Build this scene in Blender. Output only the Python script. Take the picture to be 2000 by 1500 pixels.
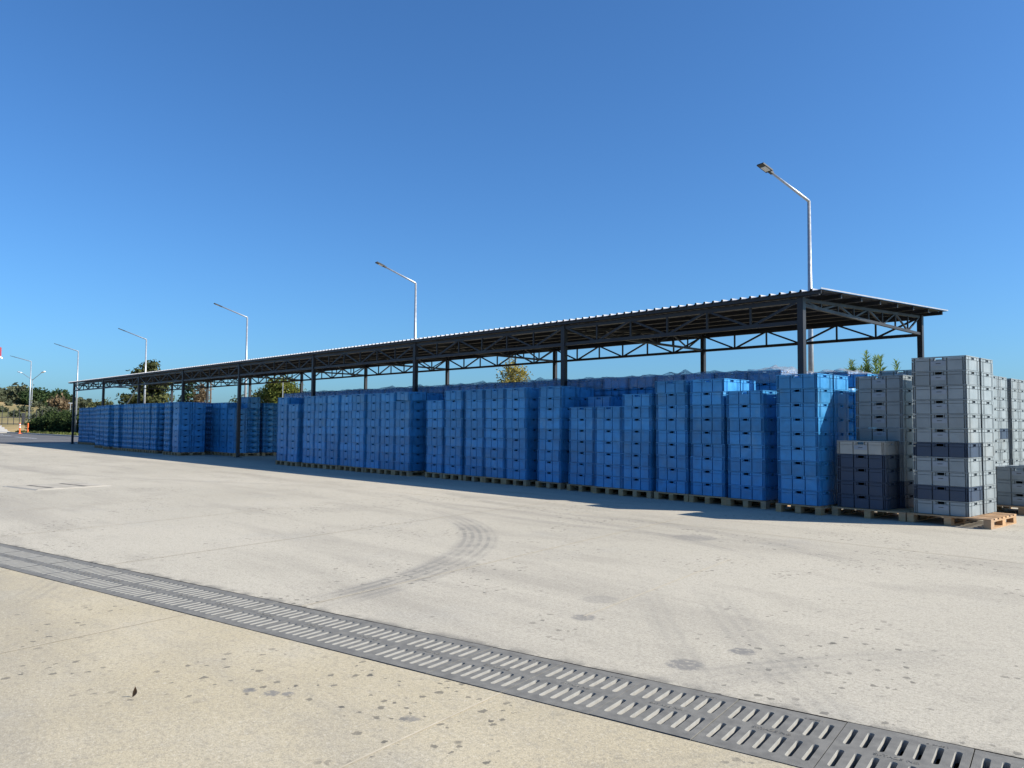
import bpy, bmesh, math, random
import numpy as np
from mathutils import Vector, Matrix
random.seed(7); RNG = np.random.default_rng(7)
for o in list(bpy.data.objects): bpy.data.objects.remove(o)
S = bpy.context.scene
COL = S.collection
R = math.radians
# ------------------------------------------------------------------ camera
cd = bpy.data.cameras.new('camera'); cam = bpy.data.objects.new('camera', cd); COL.objects.link(cam)
cd.sensor_width = 36; cd.lens = 27.523; cd.clip_start = .05; cd.clip_end = 9000
rt = Vector((0.687448, 0.726195, 0.007458)); up = Vector((0.032797, -0.041303, 0.998608)); fw = Vector((-0.725492, 0.686247, 0.052211))
cam.matrix_world = Matrix(((rt.x, up.x, -fw.x, 0), (rt.y, up.y, -fw.y, 0), (rt.z, up.z, -fw.z, 1.45), (0, 0, 0, 1)))
S.camera = cam
# ------------------------------------------------------------------ sky, sun, exposure
SUN_EL, SUN_AZ = 35.2, 33.8            # azimuth from +x towards +y
sv = Vector((math.cos(R(SUN_AZ)) * math.cos(R(SUN_EL)), math.sin(R(SUN_AZ)) * math.cos(R(SUN_EL)), math.sin(R(SUN_EL))))
W = bpy.data.worlds.new('World'); S.world = W; W.use_nodes = True
wn = W.node_tree.nodes; wl = W.node_tree.links; wn.clear()
sky = wn.new('ShaderNodeTexSky'); sky.sky_type = 'NISHITA'; sky.sun_disc = False
sky.sun_elevation = R(SUN_EL); sky.sun_rotation = R(90 - SUN_AZ)
sky.air_density = 1.0; sky.dust_density = 1.1; sky.ozone_density = 6.0; sky.altitude = 0
bg = wn.new('ShaderNodeBackground'); bg.inputs['Strength'].default_value = 0.09
wo = wn.new('ShaderNodeOutputWorld'); tint = wn.new('ShaderNodeMix'); tint.data_type = 'RGBA'; tint.blend_type = 'MULTIPLY'; tint.inputs[0].default_value = 1; tint.inputs[7].default_value = (.54, .86, 1.10, 1)   # even white balance of the whole sky
wl.new(sky.outputs[0], tint.inputs[6]); wl.new(tint.outputs[2], bg.inputs[0]); wl.new(bg.outputs[0], wo.inputs[0])
sd = bpy.data.lights.new('sun', 'SUN'); sd.energy = 4.9; sd.angle = R(.5); sd.color = (1, .93, .82)
sun = bpy.data.objects.new('sun', sd); COL.objects.link(sun); sun.rotation_euler = sv.to_track_quat('Z', 'Y').to_euler(); sun.location = (0, 0, 60)
S.view_settings.view_transform = 'Standard'; S.view_settings.look = 'None'; S.view_settings.exposure = 0.77; S.view_settings.gamma = 1
S.view_settings.use_curve_mapping = False
S.render.engine = 'CYCLES'; S.render.resolution_x = 1024; S.render.resolution_y = 768

# ------------------------------------------------------------------ node helpers
class NT:
    def __init__(s, name):
        s.m = bpy.data.materials.new(name); s.m.use_nodes = True
        s.t = s.m.node_tree; s.t.nodes.clear()
        s.out = s.t.nodes.new('ShaderNodeOutputMaterial')
    def n(s, typ, ins=None, **kw):
        x = s.t.nodes.new(typ)
        for k, v in kw.items(): setattr(x, k, v)
        for k, v in (ins or {}).items(): s.put(x.inputs[k], v)
        return x
    def put(s, sock, v):
        if hasattr(v, 'is_output'): s.t.links.new(v, sock)
        else: sock.default_value = v
    def math(s, op, a, b=0.0, c=None, clamp=False):
        x = s.n('ShaderNodeMath', operation=op, use_clamp=clamp); s.put(x.inputs[0], a); s.put(x.inputs[1], b)
        if c is not None: s.put(x.inputs[2], c)
        return x.outputs[0]
    def rng(s, v, a, b, c=0.0, d=1.0, smooth=True):
        x = s.n('ShaderNodeMapRange', interpolation_type='SMOOTHSTEP' if smooth else 'LINEAR')
        for i, q in enumerate((v, a, b, c, d)): s.put(x.inputs[i], q)
        return x.outputs[0]
    def mix(s, f, a, b, mode='MIX'):
        x = s.n('ShaderNodeMix', data_type='RGBA', blend_type=mode)
        s.put(x.inputs[0], f); s.put(x.inputs[6], a); s.put(x.inputs[7], b); return x.outputs[2]
    def noise(s, vec, scale, detail=3, rough=.55, out=0):
        x = s.n('ShaderNodeTexNoise', {'Scale': scale, 'Detail': detail, 'Roughness': rough}); s.put(x.inputs['Vector'], vec); return x.outputs[out]
    def scaled(s, vec, v, rot=(0, 0, 0)):
        x = s.n('ShaderNodeMapping'); s.put(x.inputs['Vector'], vec); x.inputs['Scale'].default_value = v; x.inputs['Rotation'].default_value = rot; return x.outputs[0]
    def pos(s): return s.n('ShaderNodeNewGeometry').outputs['Position']
    def bump(s, h, strength=.3, dist=.01):
        x = s.n('ShaderNodeBump', {'Strength': strength, 'Distance': dist}); s.put(x.inputs['Height'], h); return x.outputs[0]
    def finish(s, col, rough=.7, metal=0.0, normal=None, spec=.5):
        b = s.n('ShaderNodeBsdfPrincipled'); s.put(b.inputs['Base Color'], col); s.put(b.inputs['Roughness'], rough); s.put(b.inputs['Metallic'], metal)
        b.inputs['Specular IOR Level'].default_value = spec
        if normal is not None: s.put(b.inputs['Normal'], normal)
        s.t.links.new(b.outputs[0], s.out.inputs[0]); s.b = b
        return s.m
def C4(c): return (c[0], c[1], c[2], 1)

def m_simple(name, col, rough=.6, metal=0.0, var=.18, scale=6.0, dirt=None, spec=.4, rnd=.0, bump=0.0, bscale=80):
    k = NT(name); p = k.pos()
    nz = k.noise(p, scale, 4)
    a = tuple(x * (1 - var) for x in col); b = tuple(min(1, x * (1 + var)) for x in col)
    c = k.mix(k.rng(nz, .3, .7), C4(a), C4(b))
    if dirt:
        d = k.noise(p, scale * .35, 5, .65); c = k.mix(k.math('MULTIPLY', k.rng(d, .5, .75), dirt[3]), c, C4(dirt[:3]))
    if rnd:
        oi = k.n('ShaderNodeObjectInfo').outputs['Random']
        h = k.n('ShaderNodeHueSaturation', {'Value': k.rng(oi, 0, 1, 1 - rnd, 1 + rnd, False)}); k.put(h.inputs['Color'], c); c = h.outputs[0]
    nm = k.bump(k.noise(p, bscale, 3), bump, .01) if bump else None
    return k.finish(c, k.rng(nz, .2, .8, rough - .08, rough + .1), metal, nm, spec)

MAT = {}
MAT['blue'] = m_simple('blue_plastic', (.038, .225, .475), .42, var=.12, scale=6, dirt=(.14, .31, .46, .5), rnd=.18)
MAT['grey'] = m_simple('grey_plastic', (.225, .258, .27), .42, var=.08, scale=5, dirt=(.26, .25, .22, .4), rnd=.1)
MAT['navy'] = m_simple('navy_plastic', (.03, .05, .088), .45, var=.08, scale=5, dirt=(.065, .078, .105, .35), rnd=.05)
MAT['pale'] = m_simple('pale_grey_plastic', (.34, .34, .31), .5, var=.07, scale=5, dirt=(.40, .36, .28, .4))
MAT['card'] = m_simple('label_card', (.245, .28, .32), .5, var=.05)
MAT['steel'] = m_simple('anthracite_paint', (.016, .0175, .023), .5, var=.15, scale=3, dirt=(.05, .049, .047, .3), spec=.4)
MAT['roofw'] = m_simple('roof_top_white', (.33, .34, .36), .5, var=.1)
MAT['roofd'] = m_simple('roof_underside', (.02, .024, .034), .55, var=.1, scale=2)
MAT['galv'] = m_simple('galvanised_steel', (.40, .42, .44), .36, .45, var=.1, scale=9)
MAT['lens'] = m_simple('lamp_lens', (.55, .56, .56), .25, var=.05)
MAT['head'] = m_simple('lamp_housing', (.04, .042, .045), .45, var=.1)
MAT['iron'] = m_simple('cast_iron', (.165, .16, .145), .72, 0, var=.13, scale=14, dirt=(.11, .107, .10, .6), bump=.2, bscale=200, spec=.15)
MAT['slot_sun'] = m_simple('sunlit_slot_wall', (.29, .285, .265), .9, var=.08, scale=20, spec=.1)  # paler than the iron: sun on the slot walls put into the colour
MAT['joint'] = m_simple('joint_filler', (.47, .415, .315), .95, var=.12, scale=9, spec=.05)
MAT['rust'] = m_simple('rusty_collar', (.36, .19, .08), .8, var=.3, scale=30)
MAT['dark'] = m_simple('dark_channel', (.03, .03, .03), .9)
MAT['white'] = m_simple('white_board', (.8, .8, .8), .5, var=.03)
MAT['orange'] = m_simple('orange_plastic', (.75, .16, .04), .5, var=.08)
MAT['red'] = m_simple('red_cloth', (.3, .03, .05), .7, var=.1)
MAT['plate'] = m_simple('hatch_plate', (.365, .335, .28), .8, 0, var=.14, scale=3, spec=.05)
MAT['bark'] = m_simple('bark', (.12, .09, .07), .9, var=.3, scale=8, bump=.5, bscale=20)
MAT['dryleaf'] = m_simple('dry_leaf', (.16, .09, .045), .7, var=.25, scale=40)
MAT['kerb'] = m_simple('kerb_concrete', (.42, .40, .36), .9, var=.1, scale=2, spec=.1)

def m_wood():
    k = NT('pallet_wood'); p = k.n('ShaderNodeTexCoord').outputs['Object']; oi = k.n('ShaderNodeObjectInfo').outputs['Random']
    g = k.noise(k.scaled(p, (3, 40, 40)), 2, 4); g2 = k.noise(k.pos(), 3, 3)
    c = k.mix(k.rng(g, .3, .7), (.37, .215, .105, 1), (.50, .32, .175, 1))
    c = k.mix(k.math('MULTIPLY', k.rng(g2, .4, .7), .45), c, (.30, .25, .20, 1))
    h = k.n('ShaderNodeHueSaturation', {'Value': k.rng(oi, 0, 1, .75, 1.15, False)}); k.put(h.inputs['Color'], c)
    return k.finish(h.outputs[0], .8, 0, k.bump(g, .3, .004), .25)
MAT['wood'] = m_wood()

def m_film():
    k = NT('clear_film'); p = k.pos(); nz = k.noise(p, 7, 5, .6)
    b = k.n('ShaderNodeBsdfPrincipled', {'Base Color': (.50, .53, .60, 1), 'Roughness': .25})
    k.put(b.inputs['Normal'], k.bump(nz, .8, .05))
    t = k.n('ShaderNodeBsdfTransparent', {'Color': (.86, .89, .93, 1)})
    mx = k.n('ShaderNodeMixShader'); k.put(mx.inputs[0], k.rng(nz, .3, .7, .14, .38)); k.t.links.new(t.outputs[0], mx.inputs[1]); k.t.links.new(b.outputs[0], mx.inputs[2])
    k.t.links.new(mx.outputs[0], k.out.inputs[0]); return k.m
MAT['film'] = m_film()

def m_leaf(name, c1, c2, tr=.3):
    k = NT(name); rn = k.n('ShaderNodeNewGeometry').outputs['Random Per Island']
    c = k.mix(rn, C4(c1), C4(c2))
    d = k.n('ShaderNodeBsdfDiffuse'); k.put(d.inputs[0], c); t = k.n('ShaderNodeBsdfTranslucent'); k.put(t.inputs[0], c)
    mx = k.n('ShaderNodeMixShader', {0: tr}); k.t.links.new(d.outputs[0], mx.inputs[1]); k.t.links.new(t.outputs[0], mx.inputs[2])
    k.t.links.new(mx.outputs[0], k.out.inputs[0]); return k.m
MAT['lf_cedar'] = m_leaf('cedar_foliage', (.045, .06, .03), (.13, .135, .05))
MAT['lf_dark'] = m_leaf('dark_foliage', (.025, .05, .025), (.07, .10, .04))
MAT['lf_round'] = m_leaf('olive_green_foliage', (.07, .10, .025), (.20, .20, .05))
MAT['lf_yellow'] = m_leaf('yellow_foliage', (.20, .18, .06), (.38, .31, .08))
MAT['lf_brown'] = m_leaf('brown_twigs', (.14, .10, .06), (.24, .18, .11))
MAT['lf_bright'] = m_leaf('bright_green_foliage', (.12, .20, .05), (.30, .38, .13), .45)
MAT['lf_hedge'] = m_leaf('hedge_foliage', (.022, .038, .018), (.06, .085, .03))
MAT['lf_wood'] = m_leaf('wood_foliage', (.07, .085, .055), (.145, .155, .09))
MAT['lf_grass'] = m_leaf('grass_blades', (.08, .12, .03), (.20, .20, .08))

# drain line frame
DO = Vector((-1.81, 3.558, 0)); DA = R(11.4); DT = Vector((math.cos(DA), math.sin(DA), 0)); DN = Vector((-math.sin(DA), math.cos(DA), 0))
DW = .66
def dpt(t, n, z=0): return DO + DT * t + DN * n + Vector((0, 0, z))

def m_concrete():
    k = NT('yard_concrete'); p = k.pos()
    big = k.noise(p, .16, 4, .6); mid = k.noise(p, .9, 5, .6)
    streak = k.noise(k.scaled(p, (.12, .75, 1), (0, 0, R(14))), 1.0, 5, .6)
    c = k.mix(k.rng(big, .3, .7), (.41, .375, .30, 1), (.475, .434, .35, 1))
    # the slab this side of the drain is a warmer pour
    off = k.n('ShaderNodeVectorMath', operation='DOT_PRODUCT'); k.put(off.inputs[0], p); off.inputs[1].default_value = tuple(DN)
    side = k.math('SUBTRACT', off.outputs['Value'], DO.dot(DN))
    warm = k.rng(side, .05, -.05, 0, 1)
    c = k.mix(k.math('MULTIPLY', warm, .75), c, k.mix(k.rng(mid, .35, .7), (.415, .345, .21, 1), (.47, .40, .265, 1)))
    c = k.mix(k.math('MULTIPLY', k.rng(streak, .46, .70), .5), c, (.25, .228, .19, 1)); c = k.mix(k.math('MULTIPLY', k.rng(k.noise(p, 11, 5, .75), .48, .66), .3), c, (.25, .23, .19, 1)); c = k.mix(k.math('MULTIPLY', k.rng(k.noise(k.scaled(p, (1, 2.4, 1), (0, 0, R(20))), .5, 4, .6), .52, .68), .35), c, (.28, .255, .21, 1))
    c = k.mix(k.math('MULTIPLY', k.rng(mid, .55, .75), .25), c, (.33, .32, .29, 1))
    # rubbed sand and pits
    fine = k.noise(p, 120, 2, .75); fine2 = k.noise(p, 45, 4, .75)
    c = k.mix(k.math('MULTIPLY', k.rng(fine, .50, .68), .55), c, (.21, .19, .155, 1)); c = k.mix(k.math('MULTIPLY', k.rng(fine, .46, .30), .35), c, (.62, .58, .49, 1))
    c = k.mix(k.math('MULTIPLY', k.rng(fine2, .50, .64), .5), c, (.23, .21, .17, 1)); c = k.mix(k.math('MULTIPLY', k.rng(fine2, .46, .32), .4), c, (.60, .56, .47, 1)); gr = k.noise(p, 26, 5, .8); c = k.mix(k.math('MULTIPLY', k.rng(gr, .55, .66), .4), c, (.20, .185, .155, 1))
    # drip spots
    warp = k.n('ShaderNodeVectorMath', operation='ADD'); nzc = k.noise(p, 24, 3, .6, 1); sc = k.n('ShaderNodeVectorMath', operation='SCALE'); k.put(sc.inputs[0], nzc); sc.inputs['Scale'].default_value = .06
    k.put(warp.inputs[0], p); k.put(warp.inputs[1], sc.outputs[0]); wp = warp.outputs[0]
    clus = k.rng(k.noise(p, .7, 4), .46, .60)
    for scale, rad, keep, amt in ((2.6, .036, .66, .95), (6.0, .034, .68, .85), (1.2, .04, .8, .6), (11.0, .045, .62, .7)):
        v = k.n('ShaderNodeTexVoronoi', {'Scale': scale}, voronoi_dimensions='2D'); k.put(v.inputs['Vector'], wp)
        sep = k.n('ShaderNodeSeparateColor'); k.put(sep.inputs[0], v.outputs['Color'])
        rr = k.math('MULTIPLY', sep.outputs[0], rad * scale * .5 + .012)
        spot = k.rng(k.math('SUBTRACT', v.outputs['Distance'], rr), -.012, .012, 1, 0)
        on = k.math('GREATER_THAN', sep.outputs[1], keep)
        f = k.math('MULTIPLY', k.math('MULTIPLY', spot, on), k.math('MULTIPLY', k.rng(clus, 0, 1, .12, 1), amt))
        c = k.mix(f, c, (.105, .098, .082, 1))
    # larger oil stains
    for x, y, r, a in ((-2.79, 4.11, .12, .8), (-2.70, 4.62, .09, .85), (-3.98, 4.53, .10, .7), (-5.84, 8.81, .30, .45), (-4.0, 2.02, .05, .8), (-4.12, 1.95, .04, .8), (-3.93, 2.08, .035, .8), (-3.2, 2.35, .05, .7), (-4.3, 5.1, .16, .3)):
        dv = k.n('ShaderNodeVectorMath', operation='DISTANCE'); k.put(dv.inputs[0], wp); dv.inputs[1].default_value = (x + .03, y + .03, .03)
        pit = k.rng(k.noise(p, 21, 4, .7), .36, .52, .15, 1)
        c = k.mix(k.math('MULTIPLY', k.math('MULTIPLY', k.rng(dv.outputs['Value'], r * .75, r * 1.1, 1, 0), a), pit), c, (.17, .165, .155, 1))
    # tyre tracks: rubber laid in arcs
    sx = k.n('ShaderNodeSeparateXYZ'); k.put(sx.inputs[0], p); X, Y = sx.outputs[0], sx.outputs[1]
    brk = k.rng(k.noise(p, 2.2, 4, .6), .35, .6, .35, 1)
    for cx, cy, rad, w, x0, y0, x1, y1, a in ((-11.53, 2.25, 5.88, .26, -10.2, 3.0, 0, 8.6, .58), (-8.6, 20.5, 12.0, .12, -14, 5, -4.5, 10.9, .3), (-8.6, 20.5, 10.9, .16, -14, 5, -5.5, 12, .3),
                                        (3.0, 2.0, 5.9, .20, -9, 2.5, -1.2, 6.6, .28), (4.6, -1.0, 7.6, .2, -6, 2.0, -.5, 6.0, .2), (-30, 30, 24.6, .18, -40, 4, -14, 9.5, .22), (18.7, 25.85, 30.0, .2, -4.6, 3.0, -.2, 6.6, .24), (18.7, 25.85, 30.55, .12, -5.0, 3.0, -.4, 6.8, .2), (-9.5, -2.0, 12.0, .17, -12, 7.0, -3.0, 10.6, .28), (-9.5, -2.0, 11.2, .1, -12, 6.6, -4.0, 10.0, .26), (-14, -9, 12.2, .5, -9, 1.2, -2.2, 3.0, .4), (-14, -9.6, 11.2, .4, -12, .6, -2.8, 2.4, .32), (-12.5, 1.6, 6.9, .16, -12, 3.4, -4, 9, .2)):
        dv = k.n('ShaderNodeVectorMath', operation='DISTANCE'); k.put(dv.inputs[0], k.n('ShaderNodeCombineXYZ', {0: X, 1: Y}).outputs[0]); dv.inputs[1].default_value = (cx, cy, 0)
        dd = k.math('SUBTRACT', dv.outputs['Value'], rad)
        band = k.rng(k.math('ABSOLUTE', dd), w * .6, w * 1.15, 1, 0)
        tread = k.rng(k.math('SINE', k.math('MULTIPLY', dd, 62)), -.5, .7, .45, 1)
        ms = k.math('MULTIPLY', k.math('MULTIPLY', k.rng(X, x0, x0 + 1.5), k.rng(X, x1 - 1.2, x1, 1, 0)), k.math('MULTIPLY', k.rng(Y, y0, y0 + .9), k.rng(Y, y1 - .9, y1, 1, 0)))
        c = k.mix(k.math('MULTIPLY', k.math('MULTIPLY', band, tread), k.math('MULTIPLY', k.math('MULTIPLY', ms, brk), a)), c, (.155, .15, .14, 1))
    # dirt along the far lip of the drain
    lip = k.math('MULTIPLY', k.rng(k.math('ABSOLUTE', k.math('SUBTRACT', side, .33)), .0, .13, 1, 0), k.rng(k.noise(p, 5, 4), .42, .6))
    c = k.mix(k.math('MULTIPLY', lip, .7), c, (.12, .115, .105, 1))
    hgt = k.math('ADD', k.math('MULTIPLY', fine, .6), k.math('MULTIPLY', fine2, .7))
    return k.finish(c, .88, 0, k.bump(hgt, .4, .007), .2)
MAT['conc'] = m_concrete()

def m_asphalt():
    k = NT('asphalt'); p = k.pos(); n1 = k.noise(p, .3, 5); n2 = k.noise(p, 30, 3)
    c = k.mix(k.rng(n1, .3, .7), (.085, .085, .088, 1), (.135, .132, .128, 1)); c = k.mix(k.math('MULTIPLY', k.rng(n2, .5, .7), .3), c, (.2, .195, .18, 1))
    return k.finish(c, .85, 0, k.bump(n2, .3, .01), .3)
MAT['asph'] = m_asphalt()
def m_terrain():
    k = NT('rough_ground'); p = k.pos(); n1 = k.noise(p, .035, 5, .6); n2 = k.noise(p, .5, 5, .65)
    c = k.mix(k.rng(n1, .35, .65), (.11, .115, .045, 1), (.34, .255, .13, 1)); c = k.mix(k.math('MULTIPLY', k.rng(n2, .45, .7), .5), c, (.16, .13, .07, 1))
    return k.finish(c, .95, 0, k.bump(n2, .6, .2), .1)
MAT['earth'] = m_terrain()

# ------------------------------------------------------------------ mesh helpers
QF = ((0, 1, 3, 2), (4, 6, 7, 5), (0, 4, 5, 1), (2, 3, 7, 6), (0, 2, 6, 4), (1, 5, 7, 3))
class MB:
    def __init__(s): s.v = []; s.f = []; s.mi = []
    def box(s, x0, x1, y0, y1, z0, z1, mi=0):
        b = len(s.v)
        s.v += [(x, y, z) for x in (x0, x1) for y in (y0, y1) for z in (z0, z1)]
        for q in QF: s.f.append(tuple(b + i for i in q)); s.mi.append(mi)
    def bar(s, a, b, w, h=None, upv=(0, 0, 1)):
        a = Vector(a); b = Vector(b); h = h or w; d = (b - a).normalized(); u = Vector(upv)
        if abs(d.dot(u)) > .98: u = Vector((1, 0, 0))
        r = d.cross(u).normalized(); u = r.cross(d); n0 = len(s.v)
        for q in (a, b):
            for i in (-1, 1):
                for j in (-1, 1): s.v.append(tuple(q + r * i * w / 2 + u * j * h / 2))
        for q in ((0, 2, 3, 1), (4, 5, 7, 6), (0, 1, 5, 4), (2, 6, 7, 3), (0, 4, 6, 2), (1, 3, 7, 5)): s.f.append(tuple(n0 + i for i in q)); s.mi.append(0)
    def tube(s, pts, rads, seg=10):
        n0 = len(s.v); pts = [Vector(p) for p in pts]; prev = None
        for i, p in enumerate(pts):
            d = (pts[min(i + 1, len(pts) - 1)] - pts[max(i - 1, 0)]).normalized()
            u = Vector((1, 0, 0)) if abs(d.x) < .9 else Vector((0, 1, 0))
            r = d.cross(u).normalized(); u = r.cross(d)
            for j in range(seg):
                a = 2 * math.pi * j / seg; s.v.append(tuple(p + (r * math.cos(a) + u * math.sin(a)) * rads[i]))
        for i in range(len(pts) - 1):
            for j in range(seg):
                a = n0 + i * seg + j; b = n0 + i * seg + (j + 1) % seg; s.f.append((a, b, b + seg, a + seg)); s.mi.append(0)
        s.f.append(tuple(n0 + j for j in range(seg))[::-1]); s.mi.append(0)
        e = n0 + (len(pts) - 1) * seg; s.f.append(tuple(e + j for j in range(seg))); s.mi.append(0)
    def quad(s, *p, mi=0):
        b = len(s.v); s.v += [tuple(q) for q in p]; s.f.append(tuple(range(b, b + len(p)))); s.mi.append(mi)
    def mesh(s, name, *mats, smooth=False):
        m = bpy.data.meshes.new(name); m.from_pydata(s.v, [], s.f)
        for q in mats: m.materials.append(MAT[q])
        if len(mats) > 1: m.polygons.foreach_set('material_index', s.mi)
        if smooth: m.polygons.foreach_set('use_smooth', [True] * len(s.f))
        m.update(); return m
    def build(s, name, *mats, parent=None, smooth=False, loc=None):
        return link(name, s.mesh(name, *mats, smooth=smooth), parent, loc)
def link(name, data, parent=None, loc=None, rz=0.0):
    o = bpy.data.objects.new(name, data); COL.objects.link(o)
    if parent: o.parent = parent
    if loc is not None: o.location = loc
    if rz: o.rotation_euler = (0, 0, rz)
    return o
def tag(o, label=None, cat=None, group=None, kind=None):
    if label: o['label'] = label
    if cat: o['category'] = cat
    if group: o['group'] = group
    if kind: o['kind'] = kind
    return o
def empty(name, loc=(0, 0, 0), rz=0.0):
    o = link(name, None, None, loc, rz); o.empty_display_size = .2; return o
ORD = ['zeroth', 'first', 'second', 'third', 'fourth', 'fifth', 'sixth', 'seventh', 'eighth', 'ninth', 'tenth', 'eleventh', 'twelfth', 'thirteenth', 'fourteenth', 'fifteenth', 'sixteenth', 'seventeenth', 'eighteenth', 'nineteenth', 'twentieth', 'twenty-first', 'twenty-second', 'twenty-third', 'twenty-fourth', 'twenty-fifth', 'twenty-sixth', 'twenty-seventh', 'twenty-eighth', 'twenty-ninth']

# ------------------------------------------------------------------ ground
def sm(a, b, x):
    t = min(1, max(0, (x - a) / (b - a))); return t * t * (3 - 2 * t)
def hgt(x, y):
    if -58.6 < x < 13.6 and -11.5 < y < 24.6: return -.7
    r = math.hypot(x, y); az = math.degrees(math.atan2(y, -x)) if x < 0 else 90
    h = -.03 + 1.0 * sm(-113, -125, x) * (1 - sm(35, 60, y))
    A = np.interp(az, [-40, 0, 8, 12, 15, 19, 30], [5, 5.5, 5.5, 4.5, 3.0, 1.2, .5])
    return h + A * sm(128, 215, r) * (1 if x < 0 else 0)
def grid_coords(lo, hi, marks):
    base = list(np.linspace(-60, 60, 25) * 1.0)
    c = sorted(set([round(q, 3) for q in marks] + [round(q, 2) for q in np.linspace(-140, 60, 41)] + [round(s * q, 1) for s in (-1, 1) for q in (160, 180, 200, 225, 250, 275, 300, 340, 400, 500, 700, 1000, 1500, 2500, 4000)]))
    return c
gx = grid_coords(0, 0, (-58.9, -58.5, 13.5, 13.9, -113, -117, -121, -125)); gy = grid_coords(0, 0, (-11.9, -11.4, 24.5, 24.9, 21.5))
mb = MB(); nx, ny = len(gx), len(gy)
mb.v = [(x, y, hgt(x, y)) for y in gy for x in gx]
mb.f = [(j * nx + i, j * nx + i + 1, (j + 1) * nx + i + 1, (j + 1) * nx + i) for j in range(ny - 1) for i in range(nx - 1)]; mb.mi = [0] * len(mb.f)
tag(mb.build('ground', 'earth', smooth=True), 'rough dry ground around the paved yard', kind='structure')
# concrete yard with a slot left open for the drain
X0, X1, Y0, Y1 = -59, 14, -12, 25
HW = DW / 2 + .012
def yy(x, n): return (DO + DN * n).y + (x - (DO + DN * n).x) * math.tan(DA)
TA, TB = -.382 - 21 * .543, -.382 + 4 * .543
mb = MB()
mb.quad((X0, max(Y0, yy(X0, HW)), 0), (X1, yy(X1, HW), 0), (X1, Y1, 0), (X0, Y1, 0))
xn = (DO - DN * HW).x + (Y0 - (DO - DN * HW).y) / math.tan(DA)
mb.quad((X0, Y0, 0), (X1, Y0, 0), (X1, yy(X1, -HW), 0), (X0, max(Y0 + .001, yy(X0, -HW)), 0))
mb.quad((X0, yy(X0, -HW), 0), dpt(TA, -HW), dpt(TA, HW), (X0, yy(X0, HW), 0))
mb.quad(dpt(TB, -HW), (X1, yy(X1, -HW), 0), (X1, yy(X1, HW), 0), dpt(TB, HW))
yard = tag(mb.build('yard', 'conc'), 'pale concrete yard with drips, stains and tyre marks', kind='structure')
def joint(p, q, w=.014):
    p = Vector(p); q = Vector(q); d = (q - p).normalized(); n = Vector((-d.y, d.x, 0)) * w / 2; b = MB()
    for z in (.003,): b.quad(*(Vector((a.x, a.y, z)) for a in (p - n, q - n, q + n, p + n)))
    b.build('slab_joint', 'joint', parent=yard)
for t in (-1.457, -4.4, -7.35, -10.3): joint(dpt(t, -HW - 5), dpt(t, -HW - .004), .012)
for t in (-3.91, -6.9, -9.9, -12.9, -15.9, -18.9, -21.9): joint(dpt(t, HW + .004), dpt(t, HW + 8.4), .012)
joint(dpt(-1.95, 1.4), dpt(-1.95, 4.6), .008)
joint((-45, 9.6, 0), (6, 9.9, 0), .012)
mb = MB(); mb.quad((-114, -70, -.012), (-59.002, -70, -.004), (-59.002, 21.5, -.004), (-114, 21.5, -.012))
road = tag(mb.build('road', 'asph'), 'grey asphalt road beyond the yard', kind='structure')
mb = MB(); mb.box(-114.3, -60, 21.5, 21.75, -.1, .11); mb.box(-114.3, -114.0, 9, 21.5, -.1, .05)
mb.build('kerb', 'kerb', parent=road)
for x0, x1, y in ((-97, -90, 17.3), (-84, -76, 16.4), (-108, -101, 18.6)):
    b = MB(); b.quad((x0, y, .002), (x1, y, .002), (x1, y + .15, .002), (x0, y + .15, .002)); b.build('road_marking', 'white', parent=road)
mb = MB()
xs = [-114.3 - 2 * i for i in range(40)]
for a, b in zip(xs, xs[1:]): mb.quad((b, 13 + (b + 114) * .02, hgt(b, 16) + .03), (a, 13 + (a + 114) * .02, hgt(a, 16) + .03), (a, 22, hgt(a, 22) + .03), (b, 22 + (b + 114) * -.05, hgt(b, 22) + .03))
tag(mb.build('path', 'kerb'), 'pale concrete exit ramp rising to the gate', kind='structure')

# ------------------------------------------------------------------ drain grates
def grate_mesh():
    bm = bmesh.new(); L = .538; w = DW; edges = []
    def loop(pts):
        vs = [bm.verts.new((x, y, 0)) for x, y in pts]; return [bm.edges.new((vs[i], vs[(i + 1) % len(vs)])) for i in range(len(vs))]
    edges += loop([(0, -w / 2), (L, -w / 2), (L, w / 2), (0, w / 2)])
    for row in (-1, 1):
        for i in range(7):
            cx = L / 2 + (i - 3) * .0725; cy = row * .145; hw, hl = .0155, .105
            pts = []
            for k in range(7): a = math.pi * k / 6; pts.append((cx + hw * math.cos(a), cy + hl - hw + hw * math.sin(a)))
            for k in range(7): a = math.pi + math.pi * k / 6; pts.append((cx + hw * math.cos(a), cy - hl + hw + hw * math.sin(a)))
            edges += loop(pts)
    bmesh.ops.triangle_fill(bm, use_beauty=True, use_dissolve=False, edges=edges)
    bmesh.ops.recalc_face_normals(bm, faces=bm.faces)
    if sum(f.normal.z for f in bm.faces) < 0: bmesh.ops.reverse_faces(bm, faces=bm.faces)
    r = bmesh.ops.extrude_face_region(bm, geom=list(bm.faces))
    vs = [g for g in r['geom'] if isinstance(g, bmesh.types.BMVert)]
    bmesh.ops.translate(bm, verts=vs, vec=(0, 0, -.05))
    bmesh.ops.recalc_face_normals(bm, faces=bm.faces)
    m = bpy.data.meshes.new('drain_grate'); bm.to_mesh(m); bm.free(); m.materials.append(MAT['iron']); m.materials.append(MAT['slot_sun']); m.polygons.foreach_set('material_index', [int(abs(f.normal.z) < .5 and .01 < f.center.x < .528 and abs(f.center.y) < .3) for f in m.polygons]); return m
GM = grate_mesh()
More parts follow.
